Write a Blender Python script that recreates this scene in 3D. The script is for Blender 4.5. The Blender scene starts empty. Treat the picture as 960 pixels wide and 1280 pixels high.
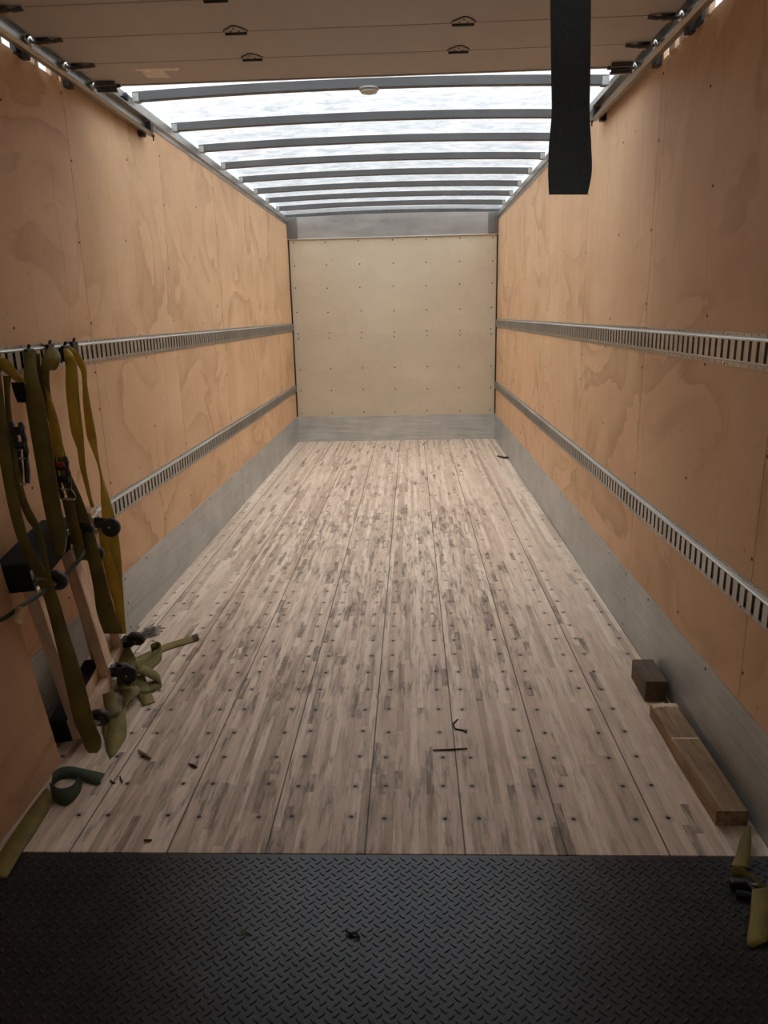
import bpy, bmesh, math, random
from mathutils import Vector, Matrix, noise as mnoise
PI = math.pi
C = bpy.context.scene.collection
sc = bpy.context.scene

# ---------------------------------------------------------------- camera
F_PX, PITCH, YAW, ROLL = 919.466, 0.2626, -0.0415, -0.0234
CAM = Vector((0.2078, 0.0, 1.5382))
_fw = Vector((math.sin(YAW)*math.cos(PITCH), math.cos(YAW)*math.cos(PITCH), -math.sin(PITCH)))
_rt = Vector((math.cos(YAW), -math.sin(YAW), 0)); _up = _rt.cross(_fw)
_r2 = _rt*math.cos(ROLL) + _up*math.sin(ROLL); _u2 = -_rt*math.sin(ROLL) + _up*math.cos(ROLL)
cd = bpy.data.cameras.new('camera'); cam = bpy.data.objects.new('camera', cd); C.objects.link(cam)
cd.sensor_fit = 'VERTICAL'; cd.sensor_height = 36.0; cd.lens = F_PX/1280*36.0; cd.clip_start = .05
cam.matrix_world = Matrix(((_r2.x, _u2.x, -_fw.x, CAM.x), (_r2.y, _u2.y, -_fw.y, CAM.y), (_r2.z, _u2.z, -_fw.z, CAM.z), (0, 0, 0, 1)))
sc.camera = cam

# ---------------------------------------------------------------- daylight (overcast sky) and exposure
w = bpy.data.worlds.new('overcast_sky'); sc.world = w; w.use_nodes = True
bg = w.node_tree.nodes['Background']
_tc = w.node_tree.nodes.new('ShaderNodeTexCoord'); _sx = w.node_tree.nodes.new('ShaderNodeSeparateXYZ'); _mr = w.node_tree.nodes.new('ShaderNodeMapRange')
w.node_tree.links.new(_tc.outputs['Generated'], _sx.inputs[0]); w.node_tree.links.new(_sx.outputs['Z'], _mr.inputs[0])
_mr.inputs[1].default_value = 0.0; _mr.inputs[2].default_value = 1.0; _mr.inputs[3].default_value = 0.333; _mr.inputs[4].default_value = 1.0   # overcast: zenith three times the horizon
_mm = w.node_tree.nodes.new('ShaderNodeMath'); _mm.operation = 'MULTIPLY'; w.node_tree.links.new(_mr.outputs[0], _mm.inputs[0])
SKY = 2.1; _mm.inputs[1].default_value = SKY
w.node_tree.links.new(_mm.outputs[0], bg.inputs['Strength']); bg.inputs['Color'].default_value = (0.93, 0.97, 1.0, 1)
ld = bpy.data.lights.new('added_fill_light', 'AREA'); ld.energy = 3.0; ld.size = 1.2; ld.color = (1, .97, .93)   # unseen fill added behind the camera to lift the black pull strap
lo_ = bpy.data.objects.new('added_fill_light', ld); C.objects.link(lo_); lo_.location = (0, -1.0, 2.0); lo_.rotation_euler = (PI/2, 0, 0)
sc.view_settings.view_transform = 'Standard'; sc.view_settings.look = 'None'
sc.view_settings.exposure = 0.75; sc.view_settings.gamma = 1.0; sc.view_settings.use_curve_mapping = False
sc.cycles.max_bounces = 10; sc.cycles.diffuse_bounces = 8; sc.cycles.glossy_bounces = 4; sc.cycles.transmission_bounces = 8
sc.cycles.use_denoising = True

def at(px, py, x=None, y=None, z=None):            # a point seen at a pixel, on a given plane
    d = _fw*F_PX + _r2*(px-480) + _u2*(640-py)
    if x is not None: t = (x-CAM.x)/d.x
    elif y is not None: t = (y-CAM.y)/d.y
    else: t = (z-CAM.z)/d.z
    return CAM + d*t

# ---------------------------------------------------------------- node helpers
class G:
    def __init__(s, name, rough=.6, metal=0.0):
        s.m = bpy.data.materials.new(name); s.m.use_nodes = True; s.t = s.m.node_tree
        s.b = s.t.nodes['Principled BSDF']; s.b.inputs['Roughness'].default_value = rough; s.b.inputs['Metallic'].default_value = metal
        s.co = s.t.nodes.new('ShaderNodeTexCoord').outputs['Object']
        s.sep = None
    def n(s, typ, **k):
        nd = s.t.nodes.new(typ)
        for a, v in k.items(): setattr(nd, a, v)
        return nd
    def put(s, sock, v):
        if isinstance(v, bpy.types.NodeSocket): s.t.links.new(v, sock)
        elif isinstance(v, (tuple, list)) and len(v) == 3 and sock.type == 'RGBA': sock.default_value = (*v, 1)
        else: sock.default_value = v
    def x(s, i, co=None):
        sp = s.n('ShaderNodeSeparateXYZ'); s.put(sp.inputs[0], co or s.co); return sp.outputs[i]
    def ma(s, op, a, b=0.0, c=0.0):
        nd = s.n('ShaderNodeMath', operation=op)
        s.put(nd.inputs[0], a); s.put(nd.inputs[1], b); s.put(nd.inputs[2], c); return nd.outputs[0]
    def vec(s, a, b, c):
        nd = s.n('ShaderNodeCombineXYZ'); s.put(nd.inputs[0], a); s.put(nd.inputs[1], b); s.put(nd.inputs[2], c); return nd.outputs[0]
    def mul(s, co, v):
        nd = s.n('ShaderNodeVectorMath', operation='MULTIPLY'); s.put(nd.inputs[0], co); nd.inputs[1].default_value = v; return nd.outputs[0]
    def add(s, co, v):
        nd = s.n('ShaderNodeVectorMath', operation='ADD'); s.put(nd.inputs[0], co); s.put(nd.inputs[1], v); return nd.outputs[0]
    def noise(s, co, scale=1.0, detail=4.0, rough=.55, dist=0.0):
        nd = s.n('ShaderNodeTexNoise'); s.put(nd.inputs['Vector'], co); nd.inputs['Scale'].default_value = scale
        nd.inputs['Detail'].default_value = detail; nd.inputs['Roughness'].default_value = rough; nd.inputs['Distortion'].default_value = dist
        return nd.outputs[0]
    def white(s, co):
        nd = s.n('ShaderNodeTexWhiteNoise', noise_dimensions='3D'); s.put(nd.inputs['Vector'], co); return nd.outputs['Value']
    def ramp(s, v, a, b, lo=0.0, hi=1.0, smooth=False):
        nd = s.n('ShaderNodeMapRange', clamp=True)
        if smooth: nd.interpolation_type = 'SMOOTHSTEP'
        s.put(nd.inputs[0], v); nd.inputs[1].default_value = a; nd.inputs[2].default_value = b
        nd.inputs[3].default_value = lo; nd.inputs[4].default_value = hi; return nd.outputs[0]
    def mix(s, f, a, b, mode='MIX'):
        nd = s.n('ShaderNodeMix', data_type='RGBA', blend_type=mode)
        s.put(nd.inputs[0], f); s.put(nd.inputs[6], a); s.put(nd.inputs[7], b); return nd.outputs[2]
    def col(s, v): s.put(s.b.inputs['Base Color'], v)
    def bump(s, h, strength=.3, dist=.01):
        nd = s.n('ShaderNodeBump'); s.put(nd.inputs['Height'], h); nd.inputs['Strength'].default_value = strength
        nd.inputs['Distance'].default_value = dist; s.put(s.b.inputs['Normal'], nd.outputs[0])

def plain(name, c, rough=.6, metal=0.0, var=.15, scale=30):
    g = G(name, rough, metal)
    f = g.ramp(g.noise(g.co, scale), .3, .7)
    g.col(g.mix(f, tuple(v*(1-var) for v in c), tuple(min(1, v*(1+var)) for v in c)))
    return g.m

def mat_plywood(name, c, dark, red, contour=1.0):
    g = G(name, .62)
    rnd = g.n('ShaderNodeObjectInfo').outputs['Random']
    y = g.x(1); z = g.x(2); xx = g.x(0)
    h = g.ma('ADD', y, xx)                                           # along the wall
    off = g.ma('MULTIPLY', rnd, 37.0)
    co = g.vec(g.ma('ADD', h, off), z, off)
    wob = g.noise(g.mul(co, (1.15, 1.25, 1)), 1.0, 4, .5, .9)         # figure of the peeled veneer
    r1 = g.ma('FRACT', g.ma('MULTIPLY', wob, 5.5))
    ring = g.ma('POWER', g.ramp(r1, .0, .92), 2.2)                    # soft on one side, sharp on the other
    ring = g.ma('MULTIPLY', ring, g.ramp(r1, .9, 1.0, 1, 0))
    amt = g.ramp(g.noise(g.mul(co, (.9, .9, 1)), 1.7, 3), .34, .62)
    fine = g.noise(g.mul(co, (26, 30, 1)), 1.0, 4, .6, .8)
    vj = g.ma('ADD', g.ma('DIVIDE', h, .29), g.ma('MULTIPLY', g.noise(g.mul(co, (.4, 2.2, 1)), 1.0, 4), .55))
    vf = g.ma('FRACT', g.ma('ADD', vj, 50.0)); vi = g.ma('FLOOR', vj)
    tone = g.white(g.vec(vi, rnd, 1.0))
    vline = g.ma('MULTIPLY', g.ramp(g.ma('MINIMUM', vf, g.ma('SUBTRACT', 1.0, vf)), .0, .035, 1, 0), g.ramp(g.noise(g.mul(co, (3, 1.2, 1)), 1.0, 3), .42, .62))
    blot = g.ramp(g.noise(g.mul(co, (1.6, 1.6, 1)), 1.3, 5, .6), .38, .66)
    pale = g.ramp(g.noise(g.add(g.mul(co, (1.2, 2.0, 1)), (7.0, 3.0, 1.0)), 1.4, 4), .46, .70)
    col = g.mix(g.ma('MULTIPLY', blot, .6), c, red)
    col = g.mix(g.ma('MULTIPLY', pale, .5), col, tuple(min(.9, v*1.12+.03) for v in c))
    col = g.mix(g.ma('MULTIPLY', g.ma('MULTIPLY', ring, amt), .72*contour), col, dark)
    col = g.mix(g.ma('MULTIPLY', g.ramp(fine, .48, .75), .20), col, dark)
    col = g.mix(g.ma('MULTIPLY', tone, .16*contour), col, dark)
    col = g.mix(g.ma('MULTIPLY', vline, .45*contour), col, dark)
    fl = g.noise(g.mul(co, (9, 7, 1)), 3.0, 2)
    col = g.mix(g.ma('MULTIPLY', g.ramp(fl, .735, .77), .5), col, (.12, .06, .03))
    g.col(col); g.bump(fine, .12, .002)
    return g.m

def mat_floor():
    g = G('laminated_floor_boards', .55)
    x = g.x(0); y = g.x(1)
    u = g.ma('DIVIDE', g.ma('SUBTRACT', x, .051), .2965)
    fu = g.ma('FRACT', g.ma('ADD', u, 100.0)); plank = g.ma('FLOOR', u)
    s = g.ma('FLOOR', g.ma('MULTIPLY', u, 11.0))
    r1 = g.white(g.vec(s, 3.1, 0.0)); r2 = g.white(g.vec(s, 7.7, 1.0))
    L = g.ma('ADD', .45, g.ma('MULTIPLY', r2, 1.1))
    seg = g.ma('FLOOR', g.ma('DIVIDE', g.ma('ADD', y, g.ma('MULTIPLY', r1, 9.0)), L))
    rv = g.white(g.vec(s, seg, 5.0)); rh = g.white(g.vec(seg, s, 9.0))
    col = g.mix(rv, (.70, .53, .395), (.87, .715, .565))
    col = g.mix(g.ma('MULTIPLY', g.ramp(rh, .66, .95), .7), col, (.46, .335, .24))
    L2 = g.ma('ADD', .10, g.ma('MULTIPLY', r1, .2))
    seg2 = g.ma('FLOOR', g.ma('DIVIDE', g.ma('ADD', y, g.ma('MULTIPLY', r2, 5.0)), L2))
    d2 = g.white(g.vec(s, seg2, 15.0))
    wear = g.noise(g.vec(x, y, 2.0), 1.1, 3)
    cen = g.ma('SUBTRACT', 1.0, g.ramp(g.ma('ABSOLUTE', g.ma('ADD', x, .1)), .45, 1.15, smooth=True))
    far = g.ma('MULTIPLY', g.ramp(y, 5.2, 7.8, 1, .35, True), g.ramp(y, 1.9, 3.2, .8, 1, True))  # less wear far in; also thinned near the sill, brightening in place of light
    wm = g.ma('MULTIPLY', g.ma('MULTIPLY', g.ramp(wear, .27, .52), g.ma('ADD', .35, g.ma('MULTIPLY', cen, .65))), far)
    # dark single laminations
    thr = g.ma('SUBTRACT', .985, g.ma('MULTIPLY', wm, .075))
    dm = g.ma('GREATER_THAN', d2, thr)
    dr = g.ramp(g.noise(g.vec(g.ma('MULTIPLY', x, 60), g.ma('MULTIPLY', y, 9), 0.0), 1.0, 4, .65), .36, .60, .12, .9)
    col = g.mix(g.ma('MULTIPLY', dm, dr), col, (.17, .12, .085))
    # grime in the grain
    gr = g.noise(g.vec(g.ma('MULTIPLY', x, 38), g.ma('MULTIPLY', y, 3.6), 4.0), 1.0, 6, .70, .2)
    col = g.mix(g.ma('MULTIPLY', g.ma('MULTIPLY', g.ramp(gr, .46, .66), wm), .85), col, (.19, .135, .095))
    gr2 = g.noise(g.vec(g.ma('MULTIPLY', x, 120), g.ma('MULTIPLY', y, 4), 1.0), 1.0, 3, .6)
    col = g.mix(g.ma('MULTIPLY', g.ramp(gr2, .45, .7), .36), col, (.40, .295, .22))
    sp = g.noise(g.vec(g.ma('MULTIPLY', x, 34), g.ma('MULTIPLY', y, 5.5), 7.0), 1.0, 4, .6)
    col = g.mix(g.ma('MULTIPLY', g.ma('MULTIPLY', g.ramp(sp, .56, .66), wm), .75), col, (.13, .10, .08))
    # board seams, and thin lamination lines
    e = g.ma('MINIMUM', fu, g.ma('SUBTRACT', 1.0, fu))
    fs = g.ma('FRACT', g.ma('ADD', g.ma('MULTIPLY', u, 11.0), 1100.0)); es = g.ma('MINIMUM', fs, g.ma('SUBTRACT', 1.0, fs))
    col = g.mix(g.ma('MULTIPLY', g.ramp(es, .0, .05, 1, 0), .18), col, (.2, .15, .12))
    col = g.mix(g.ramp(e, .005, .0115, .92, 0), col, (.06, .045, .035))
    # screw holes: two beside each seam, in rows over the cross members
    row = g.ma('DIVIDE', g.ma('SUBTRACT', y, 1.998), .1635)
    fr = g.ma('MULTIPLY', g.ma('SUBTRACT', g.ma('FRACT', g.ma('ADD', row, 20.5)), .5), .1635)
    rj = g.white(g.vec(plank, g.ma('FLOOR', g.ma('ADD', row, .5)), 2.0)); rk = g.white(g.vec(g.ma('FLOOR', g.ma('ADD', row, .5)), plank, 6.0))
    fr = g.ma('ADD', fr, g.ma('MULTIPLY', g.ma('SUBTRACT', rj, .5), .016))
    dx = g.ma('SUBTRACT', g.ma('MULTIPLY', e, .2965), g.ma('ADD', .044, g.ma('MULTIPLY', rk, .010)))
    dist = g.ma('SQRT', g.ma('ADD', g.ma('MULTIPLY', dx, dx), g.ma('MULTIPLY', fr, fr)))
    hole = g.ma('MULTIPLY', g.ramp(dist, .0065, .008, 1, 0), g.ma('GREATER_THAN', y, 1.9))
    ring = g.ma('MULTIPLY', g.ma('MULTIPLY', g.ramp(dist, .007, .024, 1, 0), .35), g.ma('GREATER_THAN', y, 1.9))
    vis = g.ma('MAXIMUM', g.ramp(y, 3.6, 5.2, 1, 0), g.ma('GREATER_THAN', g.white(g.vec(rj, plank, 3.0)), .72))   # filled and worn level further in
    ring = g.ma('MULTIPLY', ring, vis); hole = g.ma('MULTIPLY', hole, vis)
    col = g.mix(ring, col, (.15, .11, .085)); col = g.mix(hole, col, (.018, .014, .012))
    g.col(col); g.put(g.b.inputs['Roughness'], g.ramp(gr, .3, .7, .5, .68))
    g.bump(g.ma('SUBTRACT', g.ma('MULTIPLY', gr2, .3), g.ma('ADD', g.ramp(e, .004, .012, 1, 0), hole)), .35, .003)
    return g.m

def mat_metal(name, c, rough, scr=(3, 60, 60), var=.25, metal=.85):
    g = G(name, rough, metal)
    a = g.noise(g.mul(g.co, scr), 1.0, 4, .6); b = g.noise(g.co, 2.5, 4)
    f = g.ma('ADD', g.ma('MULTIPLY', a, .5), g.ma('MULTIPLY', b, .5))
    g.col(g.mix(g.ramp(f, .35, .65), tuple(v*(1-var) for v in c), tuple(min(1, v*(1+var)) for v in c)))
    g.put(g.b.inputs['Roughness'], g.ramp(a, .3, .7, rough-.08, rough+.12)); return g.m

def mat_strap(name, c, c2):
    g = G(name, .75)
    f = g.noise(g.co, 9, 4); wv = g.noise(g.mul(g.co, (220, 220, 220)), 1.0, 2)
    col = g.mix(g.ramp(f, .35, .65), c, c2)
    col = g.mix(g.ma('MULTIPLY', g.ramp(wv, .4, .6), .25), col, tuple(v*.5 for v in c))
    g.col(col); g.bump(wv, .25, .001); return g.m

def mat_roof():
    g = G('translucent_fibreglass')
    t = g.n('ShaderNodeBsdfTranslucent'); d = g.n('ShaderNodeBsdfDiffuse'); mx = g.n('ShaderNodeMixShader')
    f = g.noise(g.mul(g.co, (2.6, 4, 2)), 2.6, 8, .68, .8); f2 = g.noise(g.mul(g.co, (60, 60, 60)), 1.0, 2)
    fib = g.ma('ADD', g.ma('MULTIPLY', f, .8), g.ma('MULTIPLY', f2, .2))
    col = g.mix(g.ramp(fib, .36, .62), (.54, .58, .615), (.97, .97, .97))
    g.put(t.inputs['Color'], col); d.inputs['Color'].default_value = (.6, .62, .62, 1)
    mx.inputs[0].default_value = .12
    g.put(mx.inputs[1], t.outputs[0]); g.put(mx.inputs[2], d.outputs[0])
    tr = g.n('ShaderNodeBsdfTransparent'); g.put(tr.inputs['Color'], col); m2 = g.n('ShaderNodeMixShader'); m2.inputs[0].default_value = .80
    # a clear-ish sheet: reflects at grazing angles like any glazing (two faces)
    gl = g.n('ShaderNodeBsdfGlossy'); gl.inputs['Roughness'].default_value = .25; gl.inputs['Color'].default_value = (.9, .9, .9, 1)
    m3 = g.n('ShaderNodeMixShader'); geo = g.n('ShaderNodeNewGeometry')
    cs = g.n('ShaderNodeVectorMath', operation='DOT_PRODUCT'); g.put(cs.inputs[0], geo.outputs['Incoming']); g.put(cs.inputs[1], geo.outputs['Normal'])
    ca = g.ma('ABSOLUTE', cs.outputs['Value'])
    # Schlick reflectance, the same from either side of the thin sheet
    rs = g.ma('ADD', .04, g.ma('MULTIPLY', .96, g.ma('POWER', g.ma('SUBTRACT', 1.0, ca), 5.0)))
    g.put(m3.inputs[0], g.ma('DIVIDE', g.ma('MULTIPLY', rs, 2.0), g.ma('ADD', rs, 1.0)))
    g.put(m3.inputs[1], tr.outputs[0]); g.put(m3.inputs[2], gl.outputs[0])
    g.put(m2.inputs[1], mx.outputs[0]); g.put(m2.inputs[2], m3.outputs[0]); mx = m2
    out = [n for n in g.t.nodes if n.type == 'OUTPUT_MATERIAL'][0]; g.put(out.inputs['Surface'], mx.outputs[0])
    return g.m

def mat_wood(name, c, dark, axis=(40, 3, 40)):
    g = G(name, .7)
    a = g.noise(g.mul(g.co, axis), 1.0, 4, .6, .4); b = g.noise(g.co, 7, 4)
    col = g.mix(g.ramp(a, .4, .65), c, dark); col = g.mix(g.ma('MULTIPLY', g.ramp(b, .45, .65), .45), col, tuple(v*.6 for v in dark))
    g.col(col); g.bump(a, .3, .002); return g.m

M = {}
M['ply'] = mat_plywood('side_wall_plywood', (.71, .465, .265), (.44, .245, .115), (.69, .40, .225))
M['plyback'] = mat_plywood('back_wall_plywood', (.585, .505, .37), (.47, .385, .27), (.59, .49, .345), .35)
M['floor'] = mat_floor()
M['ply2'] = mat_plywood('shade_darkened_plywood', (.50, .30, .17), (.32, .17, .09), (.48, .26, .14))  # plywood colour darkened to stand in for shade on the leaning sheet
M['galv'] = mat_metal('scuffed_galvanised_sheet', (.47, .49, .475), .42, (50, 3, 50), .25, .6)
M['galvb'] = mat_metal('scuffed_galvanised_back_sheet', (.55, .57, .54), .42, (3, 50, 50), .25, .5)
M['alu'] = mat_metal('dull_aluminium', (.42, .41, .38), .38, (60, 2, 60), .2)
M['bow'] = mat_metal('grey_bow_steel', (.125, .125, .125), .45, (2, 60, 60), .15, .4)
M['track'] = mat_metal('track_steel', (.36, .35, .325), .32, (60, 2, 60), .2, .95)
M['steel'] = mat_metal('bright_zinc_steel', (.68, .66, .62), .25, (30, 30, 30), .15, 1.0)
M['dark'] = plain('grimy_steel_and_slot_shade', (.035, .033, .03), .5, .4)  # grimy dark steel parts; also the shade painted inside the rail slots
M['black'] = plain('black_rubber', (.014, .014, .015), .5)
M['carpet'] = plain('black_carpet', (.012, .011, .011), .95, 0, .4, 200)
M['roof'] = mat_roof()
M['door'] = plain('cream_door_panel_paint', (.47, .43, .395), .5, 0, .05, 6)
M['header'] = mat_metal('dull_header_metal', (.40, .375, .345), .34, (2, 30, 9), .15, .6)
M['bracket'] = plain('dull_bracket_metal', (.20, .195, .18), .4, .5, .1, 4)
M['lip'] = plain('pale_aluminium_lip', (.66, .64, .58), .4, .3, .05)
M['hinge_dark'] = plain('dark_hinge_and_rim_shade', (.10, .09, .08), .6)  # end hinges, and the shadow outline modelled round the hinge leaves
M['tape'] = plain('pale_tape_residue', (.88, .80, .70), .7)
M['plate'] = plain('black_tread_plate_steel', (.022, .022, .023), .34, .35, .35, 8)
M['strap'] = mat_strap('olive_yellow_webbing', (.60, .43, .045), (.42, .30, .04))
M['olive'] = mat_strap('dark_olive_webbing', (.20, .155, .025), (.125, .10, .02))
M['khaki'] = mat_strap('dusty_khaki_webbing', (.27, .205, .04), (.14, .11, .03))
M['green'] = mat_strap('dark_green_webbing', (.045, .07, .035), (.03, .045, .025))
M['pull'] = plain('black_nylon_webbing', (.030, .034, .037), .6, 0, .3, 250)
M['pale'] = mat_wood('pale_pine', (.76, .56, .40), (.60, .41, .27), (40, 40, 3))
M['brown'] = mat_wood('weathered_brown_timber', (.40, .25, .125), (.19, .11, .055))
M['splint'] = plain('fresh_split_wood', (.72, .56, .38), .8)
M['darkwood'] = mat_wood('dark_old_timber', (.15, .095, .06), (.085, .055, .035))
M['rust'] = plain('rusty_screw_steel', (.07, .04, .025), .7, .3)
M['tar'] = plain('dark_bark', (.05, .038, .028), .9)
M['grey'] = plain('grey_frayed_fibre', (.16, .155, .15), .9, 0, .4, 100)
M['red'] = plain('red_plastic', (.35, .03, .02), .5)
M['lens'] = plain('frosted_lamp_lens', (.62, .60, .54), .4)
M['shade'] = plain('dark_unseen_paint', (.10, .10, .10), .8)  # skin of the box, and the light blockers added behind the camera

# ---------------------------------------------------------------- mesh helpers
def box(bm, lo, hi, mtx=None, bev=0.0):
    lo = Vector(lo); hi = Vector(hi)
    r = bmesh.ops.create_cube(bm, size=1)
    S = Matrix.Translation((lo+hi)/2) @ Matrix.Diagonal((*(hi-lo), 1))
    bmesh.ops.transform(bm, matrix=S, verts=r['verts'])
    if bev:
        es = list({e for v in r['verts'] for e in v.link_edges})
        rb = bmesh.ops.bevel(bm, geom=es, offset=bev, segments=2, affect='EDGES', profile=.5)
        vs = list({v for f in rb['faces'] for v in f.verts} | {v for v in r['verts'] if v.is_valid})
    else: vs = r['verts']
    if mtx is not None: bmesh.ops.transform(bm, matrix=mtx, verts=vs)
    return vs

def tube(bm, pts, r, seg=10, caps=True):
    pts = [Vector(p) for p in pts]; rings = []
    rr = r if isinstance(r, (list, tuple)) else [r]*len(pts)
    for i, p in enumerate(pts):
        d = (pts[min(i+1, len(pts)-1)] - pts[max(i-1, 0)]).normalized()
        a = d.cross(Vector((0, 0, 1)) if abs(d.z) < .9 else Vector((1, 0, 0))).normalized(); b = d.cross(a)
        rings.append([bm.verts.new(p + (a*math.cos(t*2*PI/seg) + b*math.sin(t*2*PI/seg))*rr[i]) for t in range(seg)])
    for A, B in zip(rings, rings[1:]):
        for t in range(seg): bm.faces.new((A[t], A[(t+1) % seg], B[(t+1) % seg], B[t]))
    if caps: bm.faces.new(rings[0][::-1]); bm.faces.new(rings[-1])

def sweep(bm, prof, path_axis, a, b):
    """extrude a closed (u,v) profile along y from a to b; u->x, v->z"""
    A = [bm.verts.new((u, a, v)) for u, v in prof]; B = [bm.verts.new((u, b, v)) for u, v in prof]
    n = len(prof)
    for i in range(n): bm.faces.new((A[i], A[(i+1) % n], B[(i+1) % n], B[i]))
    bm.faces.new(A[::-1]); bm.faces.new(B)

def obj(name, bm, mat, parent=None, smooth=False, loc=None):
    bmesh.ops.recalc_face_normals(bm, faces=bm.faces)
    me = bpy.data.meshes.new(name); bm.to_mesh(me); bm.free(); me.materials.append(M[mat] if isinstance(mat, str) else mat)
    if smooth: me.polygons.foreach_set('use_smooth', [True]*len(me.polygons))
    o = bpy.data.objects.new(name, me); C.objects.link(o)
    if parent is not None: o.parent = parent
    if loc is not None: o.location = loc
    return o

def tag(o, label, cat, group=None):
    o['label'] = label; o['category'] = cat
    if group: o['group'] = group
    return o
def thing(name, label, cat, loc=(0, 0, 0), group=None):
    o = bpy.data.objects.new(name, None); C.objects.link(o); o.location = loc; o.empty_display_size = .1
    return tag(o, label, cat, group)
def struct(o): o['kind'] = 'structure'; return o
def shell(name):
    o = bpy.data.objects.new(name, None); C.objects.link(o); return struct(o)
def copy(o, parent, loc=None, rot=None):
    c = o.copy(); C.objects.link(c); c.parent = parent
    if loc is not None: c.location = loc
    if rot is not None: c.rotation_euler = rot
    return c

def catmull(P, n):
    out = []
    for i in range(len(P)-1):
        p0, p1, p2, p3 = P[max(i-1, 0)], P[i], P[i+1], P[min(i+2, len(P)-1)]
        for k in range(n):
            t = k/n
            out.append(.5*((2*p1) + (p2-p0)*t + (2*p0-5*p1+4*p2-p3)*t*t + (3*p1-p0-3*p2+p3)*t**3))
    out.append(P[-1]); return out
def ribbon(pairs, th=.0025, n=5):
    """webbing: a closed strip of real thickness through pairs of edge points"""
    A = catmull([Vector(p[0]) for p in pairs], n); B = catmull([Vector(p[1]) for p in pairs], n)
    bm = bmesh.new(); R = []
    for i in range(len(A)):
        j0, j1 = max(i-1, 0), min(i+1, len(A)-1)
        nrm = ((A[j1]+B[j1])-(A[j0]+B[j0])).cross(B[i]-A[i])
        nrm = nrm.normalized()*th/2 if nrm.length > 1e-9 else Vector((0, 0, th/2))
        mid = (A[i]+B[i])/2
        R.append([bm.verts.new(q) for q in (A[i]+nrm, mid+nrm, B[i]+nrm, B[i]-nrm, mid-nrm, A[i]-nrm)])
    for P_, Q in zip(R, R[1:]):
        for t in range(6): bm.faces.new((P_[t], P_[(t+1) % 6], Q[(t+1) % 6], Q[t]))
    bm.faces.new(R[0][::-1]); bm.faces.new(R[-1]); return bm
def hang(rows, tw=.006):
    """rows (left px, right px, row px, wall offset): webbing hanging broadside to the opening"""
    out = []
    for l, r, py, X in rows:
        a = at(l, py, x=X); b = at(r, py, y=a.y+tw); out.append((a, b))
    return out
def lie(rows):
    """rows ((px,py,z),(px,py,z)): webbing lying on or over the floor"""
    return [(at(a[0], a[1], z=a[2]), at(b[0], b[1], z=b[2])) for a, b in rows]

HW = 1.24; YB = 9.2; YT = 1.834; ROOFH = 2.66
Y0 = -1.2                                                # rear end of what is built

# ---------------------------------------------------------------- floor
bm = bmesh.new(); box(bm, (-HW-.02, YT, -.04), (HW+.02, YB+.02, 0)); f = struct(obj('floor', bm, 'floor'))
# tread plate: a slab with raised lugs in a four-way pattern
bm = bmesh.new(); box(bm, (-1.6, Y0-.5, -.04), (1.6, YT-.003, -.002))
PX = .0232
def lug(cx, cy, ang):
    ca, sa = math.cos(ang), math.sin(ang); base = []; top = []
    for k in range(8):
        t = k*2*PI/8; u = math.copysign(abs(math.cos(t))**.8, math.cos(t)); v = math.sin(t)
        for lst, sx, sy, z in ((base, .0108, .0042, -.002), (top, .0088, .0020, .0002)):
            lst.append(bm.verts.new((cx + u*sx*ca - v*sy*sa, cy + u*sx*sa + v*sy*ca, z)))
    for k in range(8): bm.faces.new((base[k], base[(k+1) % 8], top[(k+1) % 8], top[k]))
    bm.faces.new(top)
# lugs lie along the axes of a square lattice that is itself turned 45 degrees
for i in range(-90, 91):
    for j in range(-90, 91):
        px_, py_ = (i-j)*PX*math.sqrt(.5), 1.45 + (i+j)*PX*math.sqrt(.5)*.92
        if abs(px_) < 1.27 and 1.05 < py_ < YT-.014:
            lug(px_, py_, math.radians(43) if (i+j) % 2 else math.radians(-43))
struct(obj('floor_plate', bm, 'plate', smooth=False))

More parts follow.
